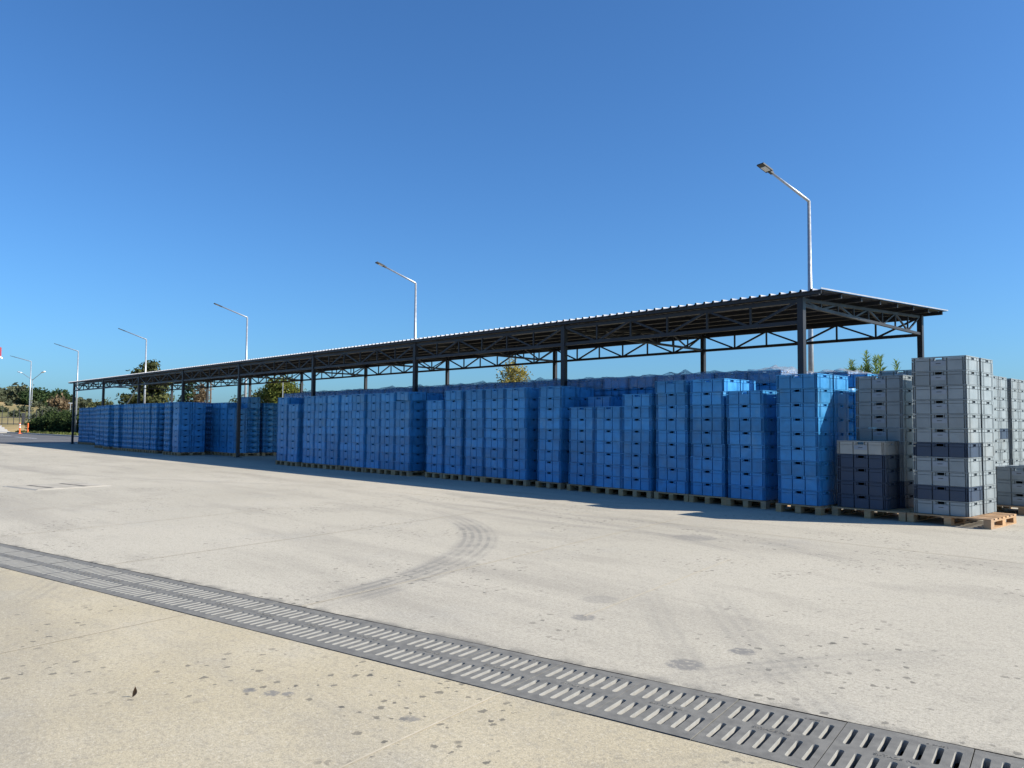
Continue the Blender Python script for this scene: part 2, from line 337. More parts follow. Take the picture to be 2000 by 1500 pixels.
def font(body, size, name):
    c = bpy.data.curves.new(name, 'FONT'); c.body = body; c.size = size; c.extrude = .0012; c.align_x = 'CENTER'; c.align_y = 'CENTER'; 
    t = bpy.data.objects.new(name, c); COL.objects.link(t); bpy.context.view_layer.update()
    m = bpy.data.meshes.new_from_object(t.evaluated_get(bpy.context.evaluated_depsgraph_get())); bpy.data.objects.remove(t)
    m.materials.clear(); m.materials.append(MAT['iron']); return m
T1 = font('SI-TAZ5 NEI', .036, 'raised_lettering'); T2 = font('o  o0-05 1', .022, 'raised_mark')
ribm = MB(); ribm.box(.0, .004, -DW / 2, DW / 2, -.01, .0)
gi = 0
for k in range(-21, 4):
    t = -.382 + k * .543; p = dpt(t + .0025, .007, -.002 + random.uniform(-.0015, .0015))
    g = link('drain_grate', GM, None, p, DA)
    c = Vector((p.x, p.y, 0)) + DT * .27; px = (c - Vector((0, 0, 1.45)))
    gi = k + 29
    tag(g, 'cast iron slotted drain grate, %s in the line counted from the right' % ORD[4 - k], 'drain grate', 'drain grates in a line')
    a = link('raised_lettering', T1, g, (.27, 0, .0005)); b = link('raised_mark', T2, g, (.40, .268, .0005))
mb = MB()
for z0, z1, n0, n1 in ((-.34, -.3, -HW - .04, HW + .04), (-.3, -.005, -HW - .04, -HW), (-.3, -.005, HW, HW + .04)):
    q = [dpt(a, n, z) for a in (TA - .05, TB + .05) for n in (n0, n1) for z in (z0, z1)]; b = len(mb.v); mb.v += [tuple(x) for x in q]
    for f in QF: mb.f.append(tuple(b + i for i in f)); mb.mi.append(0)
mb.build('drain_channel', 'dark', parent=yard)

# ------------------------------------------------------------------ canopy
BAY = 6.2358; CX = [-7.0896 - i * BAY for i in range(9)]; YF, YB = 14.395, 20.648
RX0, RX1, RY0, RY1 = -57.75, -6.62, 14.22, 21.15
def rz(y): return 4.045 + (y - 14.4) * .0455          # underside of roof sheet
canopy = empty('canopy', (0, 0, 0)); tag(canopy, 'long dark steel open-sided canopy with corrugated roof over the crates', 'canopy')
def col_mesh(h):
    b = MB(); b.box(-.06, .06, -.06, .06, .012, h); b.box(-.13, .13, -.13, .13, .001, .012)
    for i in (-1, 1):
        for j in (-1, 1): b.box(i * .1 - .012, i * .1 + .012, j * .1 - .012, j * .1 + .012, .012, .035)
    return b.mesh('column', 'steel')
cf, cb = col_mesh(rz(YF) - .085), col_mesh(rz(YB) - .085)
for x in CX: link('column', cf, canopy, (x, YF, 0)); link('column', cb, canopy, (x, YB, 0))
def truss(A, B, depth0, depth1, n, w, parent, nm='truss', z0=None):
    A = Vector(A); B = Vector(B); t = empty(nm); t.parent = parent
    P = lambda s, bot: A.lerp(B, s) - Vector((0, 0, (depth0 + (depth1 - depth0) * s) if bot else 0))
    for nm2, bot in (('top_chord', 0), ('bottom_chord', 1)):
        b = MB(); b.bar(P(0, bot), P(1, bot), w * 1.35, w * 1.35); b.build(nm2, 'steel', parent=t)
    for i in range(n):
        a, c = i / n, (i + 1) / n; b = MB()
        b.bar(P(a, i % 2 == 1), P(c, i % 2 == 0), w * .8); b.build('diagonal', 'steel', parent=t)
        if i: b = MB(); b.bar(P(a, 0), P(a, 1), w * .72); b.build('vertical', 'steel', parent=t)
for a, b in zip(CX, CX[1:]):
    truss((b + .06, YF, rz(YF) - .15), (a - .06, YF, rz(YF) - .15), .42, .42, 6, .055, canopy)
    truss((b + .06, YB, rz(YB) - .15), (a - .06, YB, rz(YB) - .15), .42, .42, 6, .055, canopy)
for x in CX:
    truss((x, YF + .06, rz(YF) - .13), (x, YB - .06, rz(YB) - .13), .10, .42, 8, .045, canopy, 'cross_truss')
for i in range(8):
    y = RY0 + .12 + i * (RY1 - RY0 - .24) / 7
    b = MB(); b.box(RX0 + .08, RX1 - .08, y - .03, y + .03, rz(y) - .085, rz(y) - .006); b.build('purlin', 'steel', parent=canopy)
pitch = .2125; nr = int((RX1 - RX0) / pitch); mb = MB()
prof = []
for i in range(nr + 1):
    x = RX0 + i * (RX1 - RX0) / nr
    prof += [(x, 0), (x + .014, .034), (x + .046, .034), (x + .06, 0)] if i < nr else [(x, 0)]
th = .005
for (xa, za), (xb, zb) in zip(prof, prof[1:]):
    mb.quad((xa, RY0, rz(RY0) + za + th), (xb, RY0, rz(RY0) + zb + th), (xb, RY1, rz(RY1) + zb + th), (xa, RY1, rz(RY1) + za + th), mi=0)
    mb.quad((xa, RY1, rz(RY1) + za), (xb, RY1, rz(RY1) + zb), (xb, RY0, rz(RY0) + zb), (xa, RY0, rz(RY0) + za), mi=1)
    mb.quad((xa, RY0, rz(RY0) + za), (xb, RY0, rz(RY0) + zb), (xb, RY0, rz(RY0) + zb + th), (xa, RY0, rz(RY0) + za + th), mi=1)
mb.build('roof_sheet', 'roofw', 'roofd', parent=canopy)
mb = MB()
for i in range(nr):                                  # added strips, tilted down at the eaves to catch sun as bright dashes
    x = RX0 + i * (RX1 - RX0) / nr; a, b = x + .062, x + (RX1 - RX0) / nr - .002; z = rz(RY0)
    dy, dz = .038, .0145
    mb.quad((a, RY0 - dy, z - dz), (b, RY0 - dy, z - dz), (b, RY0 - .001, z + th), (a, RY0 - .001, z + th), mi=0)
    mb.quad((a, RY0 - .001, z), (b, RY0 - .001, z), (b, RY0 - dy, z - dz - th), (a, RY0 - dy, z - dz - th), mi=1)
mb.build('eaves_sun_strip', 'roofw', 'roofd', parent=canopy)
mb = MB(); mb.bar((RX1 + .012, RY0 - .02, rz(RY0) + .02), (RX1 + .012, RY1, rz(RY1) + .02), .008, .022); mb.build('edge_trim', 'roofw', parent=canopy)
mb = MB(); mb.box(RX0, RX1, RY0 + .012, RY0 + .03, rz(RY0) - .075, rz(RY0) - .004); mb.build('fascia', 'steel', parent=canopy)

# ------------------------------------------------------------------ crates
def crate_parts(Wd, D, H, tagc):
    body, rim = MB(), MB(); hand = []
    zb = H - .060; zt = H - .018                    # handle band
    g = .0095                                        # half groove
    def side(Wu, place, ends, panels, hw, uL):
        # uL: half length of raised skin, shell half length shorter
        sh = uL - .026 if uL == Wu / 2 else uL - .011
        P = lambda u0, u1, z0, z1, d0, d1, m=body: m.box(*place(u0, u1, d0, d1), z0, z1)
        P(-sh, sh, .004, zb, -.036, -.026); P(-sh, -hw, zb, H - .016, -.036, -.026); P(hw, sh, zb, H - .016, -.036, -.026)
        for a, b in panels: P(max(a + g, -uL), min(b - g, uL), .004, zb - .005, -.026, 0)
        cuts = [-uL] + ends[0] + [-hw - .012]
        for a, b in zip(cuts, cuts[1:]): P(a + (g if a > -uL else 0), b - g, zb + .002, zt - .001, -.026, -.002); P(-(b - g), -(a + (g if a > -uL else 0)), zb + .002, zt - .001, -.026, -.002)
        h = MB(); t = .008
        for q in ((-hw - t, hw + t, zb - .008, zb + .001), (-hw - t, -hw, zb + .001, zt), (hw, hw + t, zb + .001, zt), (-hw - t, hw + t, zt, zt + .004)):
            h.box(*place(q[0], q[1], -.038, .003), q[2], q[3])
        hand.append(h)
        rl = Wu / 2 + .001 if uL == Wu / 2 else D / 2 - .0375
        rim.box(*place(-rl, rl, -.036, .001), H - .0135, H - .001)
    for s in (-1, 1):
        pl = (lambda s: lambda u0, u1, d0, d1: (min(u0, u1), max(u0, u1), min(s * (D / 2 + d0), s * (D / 2 + d1)), max(s * (D / 2 + d0), s * (D / 2 + d1))))(s)
        h = Wd / 2; c1, c2 = h * .885, h * .31
        side(Wd, pl, [[-h * .955, -c1, -c2]], [(-h - g, -h * .955), (-h * .955, -c1), (-c1, -c2), (-c2, c2), (c2, c1), (c1, h * .955), (h * .955, h + g)], Wd * .068, Wd / 2)
    for s in (-1, 1):
        pl = (lambda s: lambda u0, u1, d0, d1: (min(s * (Wd / 2 + d0), s * (Wd / 2 + d1)), max(s * (Wd / 2 + d0), s * (Wd / 2 + d1)), min(u0, u1), max(u0, u1)))(s)
        h = D / 2 - .0265; c1 = h * .70
        side(D, pl, [[-c1]], [(-h - g, -h * .86), (-h * .86, -c1), (-c1, c1), (c1, h * .86), (h * .86, h + g)], D * .085, h)
    body.box(-Wd / 2 + .027, Wd / 2 - .027, -D / 2 + .027, D / 2 - .027, .001, .010)
    return body, rim, hand
KIND = {}
def make_kind(key, Wd, D, H, mat):
    b, r, hs = crate_parts(Wd, D, H, key)
    KIND[key] = dict(W=Wd, D=D, H=H, mat=mat, body=b.mesh('body', mat), rim=r.mesh('rim', mat), hands=[h.mesh('handle', mat) for h in hs], raw=(b, r, hs))
BW, BD, BH = .735, .56, .245; GW, GD, GH = .775, .555, .2175
make_kind('blue', BW, BD, BH, 'blue'); make_kind('grey', GW, GD, GH, 'grey'); make_kind('navy', GW, GD, GH, 'navy'); make_kind('pale', GW, GD, GH, 'pale')
b = MB(); b.box(-.105, .105, -GD / 2 - .004, -GD / 2 - .0005, .075, .145); HOLD = b.mesh('label_holder', 'card')
b = MB(); b.box(-.035, .035, -GD / 2 - .007, -GD / 2 - .0045, .108, .117); SLOT = b.mesh('slot', 'head')
def crate(kind, loc, rz, label, group, tilt=None):
    k = KIND[kind]; o = empty('crate', loc, rz); tag(o, label, 'crate', group)
    if tilt: o.rotation_euler = (tilt[0], tilt[1], rz)
    link('body', k['body'], o); link('rim', k['rim'], o)
    for h in k['hands']: link('handle', h, o)
    if kind in ('grey', 'pale'): hd = link('label_holder', HOLD, o); link('slot', SLOT, hd)
    return o
REST = {'blue': [], 'grey': [], 'navy': []}          # (x, y, z, rot) of crates past the limit
def rest_mesh(name, kind, items, parent=None):
    k = KIND[kind]; V = []; F = []; n = 0
    vs = []; fs = []; m = 0
    for mbx in [k['raw'][0], k['raw'][1]] + k['raw'][2]:
        vs += mbx.v; fs += [tuple(i + m for i in f) for f in mbx.f]; m = len(vs)
    vs = np.array(vs); fs = np.array(fs)
    for x, y, z, r in items:
        c, s = math.cos(r), math.sin(r)
        V.append(np.c_[vs[:, 0] * c - vs[:, 1] * s + x, vs[:, 0] * s + vs[:, 1] * c + y, vs[:, 2] + z]); F.append(fs + n); n += len(vs)
    V = np.concatenate(V); F = np.concatenate(F)
    me = bpy.data.meshes.new(name); me.vertices.add(len(V)); me.vertices.foreach_set('co', V.ravel())
    me.loops.add(F.size); me.loops.foreach_set('vertex_index', F.ravel()); me.polygons.add(len(F)); me.polygons.foreach_set('loop_start', np.arange(0, F.size, 4)); me.polygons.foreach_set('loop_total', np.full(len(F), 4))
    me.update(calc_edges=True); me.materials.append(MAT[k['mat']]); return link(name, me, parent)

# pallets: local origin at the front-centre bottom, depth towards +y
def pallet_parts(Wd, D):
    P = []
    nb = 6 if Wd < 1 else 7
    for i in range(nb):                                 # deck boards run across the front
        bw = .10 if Wd < 1 else .11; y = i * (D - bw) / (nb - 1); b = MB(); b.box(-Wd / 2, Wd / 2, y, y + bw, .122, .144); P.append(('deck_board', b))
    for x in (-Wd / 2, -.05, Wd / 2 - .1):
        b = MB(); b.box(x, x + .1, .002, D - .002, .1, .1215); P.append(('stringer', b))
        for y in (.001, D / 2 - .07, D - .141):
            b = MB(); b.box(x + .001, x + .099, y, y + .14, .0225, .0995); P.append(('block', b))
        b = MB(); b.box(x, x + .1, .002, D - .002, .001, .022); P.append(('bottom_board', b))
    return [(n, b.mesh(n, 'wood')) for n, b in P]
PAL = {'s': pallet_parts(.755, 1.2), 'm': pallet_parts(.80, 1.2), 'g': pallet_parts(1.16, 1.16)}
PH = .1445
def pallet(sz, x, y, rz, label, group='pallets under the crate stacks'):
    o = empty('pallet', (x, y, 0), rz); tag(o, label, 'pallet', group)
    for n, m in PAL[sz]: link(n, m, o)
    return o
RESTP = []

def jit(a): return random.uniform(-a, a)
# front row of blue stacks: left edge x, front y, crates in front column, crates in rear column, rear individually?
FR = [(-6.68, 12.62, 9, 9, 9), (-7.76, 12.80, 8, 8, 3), (-8.60, 12.85, 9, 9, 2), (-9.42, 12.87, 9, 9, 0), (-10.30, 12.87, 8, 8, 3), (-11.08, 12.92, 7, 7, 1), (-11.90, 13.00, 7, 8, 2), (-12.94, 13.05, 9, 9, 2),
      (-14.06, 13.07, 9, 9, 9), (-14.85, 13.08, 9, 9, 0), (-15.63, 13.08, 9, 9, 0), (-16.50, 13.10, 9, 9, 0), (-17.32, 13.12, 8, 8, 1),
      (-18.58, 12.95, 9, 9, 9), (-19.345, 12.95, 9, 9, 0), (-20.105, 12.97, 9, 9, 0), (-20.865, 12.93, 9, 9, 0), (-21.62, 12.99, 9, 9, 0), (-22.38, 12.95, 9, 9, 0), (-23.14, 12.95, 9, 9, 0), (-23.90, 12.95, 9, 9, 1), (-24.93, 12.93, 8, 9, 1), (-25.80, 12.98, 9, 9, 1)]
def stack(x, y, rzz, nf, nb, ind_b, nm, lab, pl, ind_f=True, tilt_top=False):
    cx = x + BW / 2; lean = jit(.004) if nm < 13 else jit(.0012)
    for i in range(nf):
        dx = jit(.008) + i * lean; z = PH + i * BH + .0005
        pos = (cx + dx, y + .03 + BD / 2 + jit(.010), z); rr = rzz + R(jit(.9 if nm < 13 else .5))
        if ind_f:
            w = 'topmost' if i == nf - 1 else ('lowest' if i == 0 else ORD[i + 1] + ' from bottom')
            last = tilt_top and i == nf - 1
            if last: rr += R(-7); pos = (pos[0] + .03, pos[1] - .02, pos[2] + .022)
            crate('blue', pos, rr, 'blue crate, %s, %s' % (w, lab), 'blue crates in the front row', (R(1.5), R(2.5)) if last else None)
        else: REST['blue'].append((*pos, rr))
    for i in range(nb):
        pos = (cx + jit(.006), y + .05 + BD * 1.5 + jit(.006), PH + i * BH + .0005); rr = rzz + R(jit(.5))
        if i >= nb - ind_b:
            w = 'topmost' if i == nb - 1 else ('lowest' if i == 0 else ORD[i + 1] + ' from bottom')
            crate('blue', pos, rr, 'blue crate, %s, rear column, %s' % (w, lab), 'blue crates in the rear columns')
        else: REST['blue'].append((*pos, rr))
for n, (x, y, nf, nb, ib) in enumerate(FR):
    lab = '%s blue front stack from right' % ORD[n + 1] if n else 'rightmost blue front stack'
    stack(x, y, 0, nf, nb, ib, n, lab, 's', tilt_top=(n == 13))
    pallet('m' if n < 9 else 's', x + BW / 2 + jit(.01), y - .005, R(jit(.4)), 'wooden pallet under the %s' % lab)
# far groups at the left
FAR2 = [(-35.60, 12.95), (-36.60, 12.93), (-38.50, 13.0), (-39.30, 12.97), (-40.08, 12.96), (-40.86, 12.98), (-41.64, 12.95), (-42.42, 12.96), (-43.60, 12.9), (-45.42, 12.95), (-46.6, 13.3), (-47.4, 13.3), (-48.2, 13.3)]
for n, (x, y) in enumerate(FAR2):
    lab = '%s stack left of front row gap' % ORD[n + 1] if n else 'first stack left of front row gap'
    stack(x, y, 0, 9, 9, 9 if n == 0 else 0, n, lab, 's', ind_f=(n == 0))
    if n < 10: pallet('s', x + BW / 2, y - .005, 0, 'wooden pallet under the %s' % lab)
    else: RESTP.append((x + BW / 2, y - .005))
F1 = [(-33.62, 8, 10), (-34.42, 9, 9), (-35.22, 9, 9), (-36.02, 9, 9), (-36.82, 9, 9), (-37.62, 9, 9)]
for n, (x, nf, nb) in enumerate(F1):
    lab = 'set-back stack left of the fifth front column' if n == 0 else '%s set-back stack left of the fifth column' % ORD[n + 1]
    stack(x, 14.58, 0, nf, nb, (2 if n == 0 else 0), n, lab, 's', ind_f=(n < 3))
    if n < 3: pallet('s', x + BW / 2, 14.575, 0, 'wooden pallet under the %s' % lab)
    else: RESTP.append((x + BW / 2, 14.575))
for x in (-33.62, -34.42):
    for i in range(9):
        for q in (0, 1): REST['blue'].append((x + BW / 2, 15.9 + .03 + BD * (.5 + q) + .02 * q, PH + i * BH, 0))
    RESTP.append((x + BW / 2, 15.9))
for n in range(7):
    x = -51.98 - n * .775
    stack(x, 14.62, 0, 9, 9, 0, n, '', 's', ind_f=False)
    if n < 6: pallet('s', x + BW / 2, 14.615, 0, 'wooden pallet under the %s stack left of the second front column' % ORD[n + 1])
    else: RESTP.append((x + BW / 2, 14.615))
# second row, wrapped in film
def film_mesh(seed, amp):
    r = np.random.default_rng(seed); n = 18; w, d = BW + .010, 2 * BD + .03; V = []; F = []
    ph = r.uniform(0, 6.28, 8); fr = r.uniform(2.5, 8, 8)
    for j in range(n + 1):
        for i in range(n + 1):
            u, v = i / n - .5, j / n - .5; e = max(abs(u), abs(v)) * 2
            z = sum(math.sin(fr[k] * (u * math.cos(ph[k]) + v * math.sin(ph[k])) * 2.4 + ph[k]) for k in range(8)) * .013 * amp
            z += .05 * amp * (1 - e ** 3) + r.normal() * .006 + .012
            V.append((u * w, v * d, max(z, .012)))
    for j in range(n):
        for i in range(n): a = j * (n + 1) + i; F.append((a, a + 1, a + n + 2, a + n + 1))
    ring = [(i, 0) for i in range(n)] + [(n, j) for j in range(n)] + [(i, n) for i in range(n, 0, -1)] + [(0, j) for j in range(n, 0, -1)]
    prev = [j * (n + 1) + i for i, j in ring]
    for lev in (.10, .20, .27):
        cur = []
        for q, (i, j) in enumerate(ring):
            x, y, z = V[j * (n + 1) + i]; k = 1 + r.normal() * .004; V.append((x * k, y * k, .01 - lev + (r.normal() * .012 if lev > .25 else 0))); cur.append(len(V) - 1)
        for q in range(len(ring)): p = (q + 1) % len(ring); F.append((prev[q], cur[q], cur[p], prev[p]))
        prev = cur
    m = bpy.data.meshes.new('film_cover'); m.from_pydata(V, [], F); m.polygons.foreach_set('use_smooth', [True] * len(F)); m.materials.append(MAT['film']); m.update(); return m
FM = [film_mesh(s, a) for s, a in ((1, .7), (2, .4), (3, 1.1), (4, .55), (5, .8))]
def film_stack(x, y, n, vis, lab):
    for i in range(n):
        for q in (0, 1):
            p = (x + jit(.008), y + .03 + BD * (.5 + q) + .02 * q, PH + i * BH + .0005)
            if q == 0 and i >= n - vis: crate('blue', p, R(jit(.6)), 'blue crate, %s of the %s' % ('topmost' if i == n - 1 else 'second from the top', lab), 'blue crates in the second row')
            else: REST['blue'].append((*p, 0))
    RESTP.append((x, y))
    f = link('film_cover', FM[random.randrange(5)], None, (x, y + .03 + BD + .01, PH + n * BH + .001), R(180 * random.randrange(2)))
    tag(f, 'crumpled clear film over the %s' % lab, 'film cover', 'film covers on the second row'); return f
for k in range(27):
    lab = '%s stack from the right in the second row' % ORD[k + 1]
    film_stack(-8.02 - k * .775, 14.62, 10, 1 if 2 <= k <= 5 else 0, lab)
for k, (x, y) in enumerate(((-7.25, 15.95), (-8.05, 15.95), (-6.9, 17.3))):
    film_stack(x, y, 10, 0, '%s stack behind the right end of the second row' % ORD[k + 1])

# grey and navy stacks at the right
def column(kinds, x, y, rzz, lab, group, z0=PH):
    for i, kd in enumerate(kinds):
        w = 'topmost' if i == len(kinds) - 1 else ('lowest' if i == 0 else ORD[i + 1] + ' from bottom')
        crate(kd, (x + jit(.004), y + jit(.004), z0 + i * GH + .0005), rzz + R(jit(.35)), '%s crate, %s, %s' % ({'grey': 'grey plastic', 'navy': 'dark navy', 'pale': 'dusty pale grey'}[kd], w, lab), group)
g6 = ['grey'] * 6
column(['grey', 'navy', 'grey', 'grey', 'navy'] + g6, -4.165, 12.87 + GD / 2, R(-1.5), 'front column of the tall sunlit stack', 'crates of the tall sunlit grey stack')
column(['grey'] * 11, -4.15, 12.95 + GD * 1.5, R(-1.5), 'rear column of the tall sunlit stack', 'crates of the tall sunlit grey stack')
pallet('g', -4.07, 12.80, R(-1.5), 'wide light wooden pallet sticking out under the tall sunlit grey stack')
column(['navy'] * 4 + ['pale'], -5.36, 12.87 + GD / 2, R(-.5), 'low navy column', 'crates of the navy and grey stack')
column(['navy'] * 2 + ['grey'] * 8, -5.28, 12.88 + GD * 1.5, R(-.5), 'shaded grey column behind the low navy column', 'crates of the navy and grey stack')
pallet('g', -5.245, 12.80, R(-.5), 'wide wooden pallet under the low navy crates')
for i in range(9): REST['grey'].append((-5.66, 15.7, PH + i * GH, 0))
column(['grey'] * 2, -5.66, 15.7, 0, 'stack behind the shaded grey column', 'crates behind the right end', PH + 9 * GH); RESTP.append((-5.66, 15.35))
for i in range(8): REST['blue'].append((-6.28, 14.75, PH + i * BH, R(4)))
crate('blue', (-6.28, 14.75, PH + 8 * BH + .09), R(4), 'dark blue crate just showing behind the shaded grey column', 'crates behind the right end'); RESTP.append((-6.28, 14.4))
for n, (y, lab) in enumerate(((17.95, 'nearer white-lit stack behind'), (19.42, 'farther white-lit stack behind'))):
    for q in (0, 1):
        kk = ['grey'] * 11
        if n == 0 and q == 1: kk[5] = 'navy'
        column(kk, -5.24, y + GD * (q + .5) + .03 * q, 0, '%s column of the %s' % (('front', 'rear')[q], lab), 'crates of the white-lit stacks')
    pallet('m', -5.24, y - .01, 0, 'pallet under the %s' % lab)
column(['grey'] * 3, -3.76, 15.41 + GD / 2, R(-2), 'low stack at the right edge', 'crates of the low stack', .145)
column(['grey'] * 3, -3.70, 15.43 + GD * 1.5, R(-2), 'rear of the low stack at the right edge', 'crates of the low stack', .145)
pallet('g', -3.72, 15.3, R(-2), 'weathered pallet under the low grey stack at right edge')
# the many that stand past the limit
tag(rest_mesh('stacked_crates', 'blue', REST['blue']), 'further blue crates stacked deep under the canopy', kind='stuff')
tag(rest_mesh('rear_grey_crates', 'grey', REST['grey']), 'further grey crates stacked behind the right end', kind='stuff')
mb = MB()
for x, y in RESTP:
    for y0 in (0, .27, .54, .81, 1.09): mb.box(x - .37, x + .37, y + y0, y + y0 + .1, .122, .144)
    for dx in (-.37, -.05, .27):
        mb.box(x + dx, x + dx + .1, y, y + 1.2, .1, .1215)
        for y0 in (0, .53, 1.06): mb.box(x + dx, x + dx + .1, y + y0, y + y0 + .14, .001, .0995)
tag(mb.build('rear_pallets', 'wood'), 'further wooden pallets under the deeper stacks', kind='stuff')

# ------------------------------------------------------------------ lamp posts
def lamp(x, y, h, dx, dz, label, first=False):
    o = empty('lamp_post', (x, y, 0)); tag(o, label, 'lamp post', 'single-arm lamp posts behind the canopy')
    b = MB(); b.tube([(0, 0, .02), (0, 0, h)], [.105, .05], 14); b.build('pole', 'galv', parent=o, smooth=True)
    b = MB(); b.tube([(0, 0, h - .02), (dx * .03, -.05, h + dz * .03), (dx * .93, -1.66, h + dz * .93)], [.05, .048, .036], 12); b.build('arm', 'galv', parent=o, smooth=True)
    b = MB(); b.box(-.18, .18, -.18, .18, 0, .02); b.build('base_plate', 'galv', parent=o)
    b = MB(); b.tube([(0, 0, 2.55), (0, 0, 2.72)], [.10, .10], 14)
    if first: b.build('collar', 'rust', parent=o)
    d = Vector((dx, -1.8, dz)).normalized(); hd = MB(); e = Vector((dx * .93, -1.66, h + dz * .93))
    hd.bar(e - d * .05, e + d * .10, .10, .07); hd.bar(e + d * .08, e + d * .52, .26, .042)
    hh = hd.build('lamp_head', 'head', parent=o); r = d.cross(Vector((0, 0, 1))).normalized(); u = r.cross(d)
    ln = MB(); ln.bar(e + d * .14 - u * .026, e + d * .38 - u * .026, .19, .008); ln.build('lens', 'lens', parent=hh)
LP = [(-11.24, 8.54, -.4, .66), (-31.88, 8.57, -.3, .67), (-51.14, 8.66, -.39, .65), (-70.92, 8.62, -.5, .69), (-91.64, 8.9, -.6, .6), (-112.27, 8.93, -.6, .51)]
LL = ['tallest-looking galvanised lamp post, above the right end of the roof', 'second lamp post from the right, above the middle of the roof', 'third lamp post from the right, in line with the fifth column',
      'fourth lamp post from the right, in front of the cedar', 'fifth lamp post from the right, beside the left end column', 'leftmost single-arm lamp post by the orange posts']
for n, ((x, h, dx, dz), l) in enumerate(zip(LP, LL)): lamp(x, 23.41, h, dx, dz, l, n == 0)
o = empty('street_light', (-190, 40, hgt(-190, 40) - .05)); tag(o, 'far double-arm street light behind the leftmost lamp post', 'street light')
z0 = o.location.z; b = MB(); b.tube([(0, 0, 0), (0, 0, 10.3 - z0)], [.1, .06], 8); b.build('pole', 'galv', parent=o)
for p in ((-10.4 * .28, -4 * 0 - 1.5, 12.0), (3.1, 1.0, 11.9)):
    b = MB(); b.tube([(0, 0, 10.2 - z0), (p[0], p[1], p[2] - z0 - .2)], [.06, .05], 8); b.build('arm', 'galv', parent=o)
    b = MB(); b.bar((p[0], p[1], p[2] - z0 - .2), (p[0] * 1.3, p[1] * 1.3, p[2] - z0), .4, .16); b.build('lamp_head', 'white', parent=o)

# ------------------------------------------------------------------ trees
def leaf_mesh(name, P, size, mat, flat=0.0, aspect=1.6):
    n = len(P); a = RNG.normal(size=(n, 3)); a[:, 2] *= (1 - flat); a /= np.linalg.norm(a, axis=1)[:, None]
    b = np.cross(a, RNG.normal(size=(n, 3))); b /= np.linalg.norm(b, axis=1)[:, None]
    s = size * RNG.uniform(.6, 1.35, n)[:, None]; a = a * s * aspect * .5; b = b * s * .5
    V = np.stack([P - a, P + b * .9, P + a, P - b * .9], 1).reshape(-1, 3); F = np.arange(4 * n).reshape(-1, 4)
    me = bpy.data.meshes.new(name); me.vertices.add(4 * n); me.vertices.foreach_set('co', V.ravel()); me.loops.add(4 * n); me.loops.foreach_set('vertex_index', F.ravel())
    me.polygons.add(n); me.polygons.foreach_set('loop_start', np.arange(0, 4 * n, 4)); me.polygons.foreach_set('loop_total', np.full(n, 4)); me.update(calc_edges=True); me.materials.append(MAT[mat]); return me
def clumps(c, r, n, per, rad, hollow=.55, low=-.6):
    u = RNG.normal(size=(n * 3, 3)); u /= np.linalg.norm(u, axis=1)[:, None]; u = u[u[:, 2] > low][:n]
    k = RNG.uniform(hollow, 1.02, len(u)) ** .8
    C = np.array(c) + u * k[:, None] * np.array(r) * RNG.uniform(.82, 1.1, len(u))[:, None]
    P = (C[:, None] + RNG.normal(size=(len(C), per, 3)) * rad * RNG.uniform(.6, 1.2, (len(C), 1, 1))).reshape(-1, 3)
    return C, P
def tree(name, label, x, y, h, r, mat, n=60, per=60, rad=.4, leaf=.18, crown0=.35, group='trees beyond the canopy', z0=None, kindt='round', aspect=1.6):
    z0 = hgt(x, y) - .05 if z0 is None else z0
    o = empty(name, (x, y, z0)); tag(o, label, 'tree', group); h = h - z0
    if kindt == 'round':
        C, P = clumps((0, 0, h * (crown0 + 1) / 2), (r, r, h * (1 - crown0) / 2), n, per, rad)
    else:
        C = []
        lv = 9
        for i in range(lv):
            t = i / (lv - 1); z = h * (crown0 + (1 - crown0) * t) - rad * .3; rr = r * (1 - t) ** .75 + .25
            for k in range(max(3, int(n / lv * (1.25 - t)))):
                a = RNG.uniform(0, 6.283); q = rr * RNG.uniform(.25, 1.05); C.append((q * math.cos(a), q * math.sin(a), z + RNG.normal() * h * .03 - q * .10))
        C = np.array(C); P = (C[:, None] + RNG.normal(size=(len(C), per, 3)) * rad * np.array([1, 1, .42])).reshape(-1, 3)
    P = P[P[:, 2] > .05]
    link('crown', leaf_mesh('crown', P, leaf, mat, aspect=aspect), o)
    b = MB(); b.tube([(0, 0, 0), (.03, .02, h * .4), (0, 0, h * .8)], [.022 * h + .04, .016 * h + .02, .02], 8); tr = b.build('trunk', 'bark', parent=o)
    b = MB()
    for c in C[::max(1, len(C) // 22)]:
        zb = max(.15 * h, min(h * .75, c[2] * .62)); b.tube([(0, 0, zb), tuple(np.array((c[0] * .5, c[1] * .5, (zb + c[2]) / 2 + .05))), tuple(c)], [.012 * h, .007 * h, .01], 5)
    b.build('limb', 'bark', parent=tr)
    return o
tree('cedar_tree', 'broad olive cedar rising behind the left part of the roof', -107.4, 36, 9.0, 4.3, 'lf_cedar', 150, 90, .52, .26, .12, kindt='conifer', aspect=2.2)
tree('conifer_tree', 'narrow dark conifer right of the broad cedar', -99.4, 38, 6.6, 1.9, 'lf_dark', 60, 80, .36, .2, .1, kindt='conifer', aspect=2.2)
tree('bare_tree', 'thin brown half-bare tree beside the narrow dark conifer', -95.0, 38, 6.1, .75, 'lf_brown', 34, 36, .3, .14, .2, aspect=3)
tree('round_tree', 'round yellow-green tree seen through the canopy bays', -70.4, 36, 5.75, 2.1, 'lf_round', 120, 80, .32, .15, .15)
tree('grey_green_tree', 'lower grey-green tree left of the round yellow-green one', -75.4, 36.6, 4.8, 1.5, 'lf_cedar', 60, 70, .32, .15, .1)
tree('autumn_tree', 'small yellow autumn tree above the wrapped crates', -37.9, 36, 5.65, 1.0, 'lf_yellow', 60, 55, .22, .085, .35, aspect=2.2)
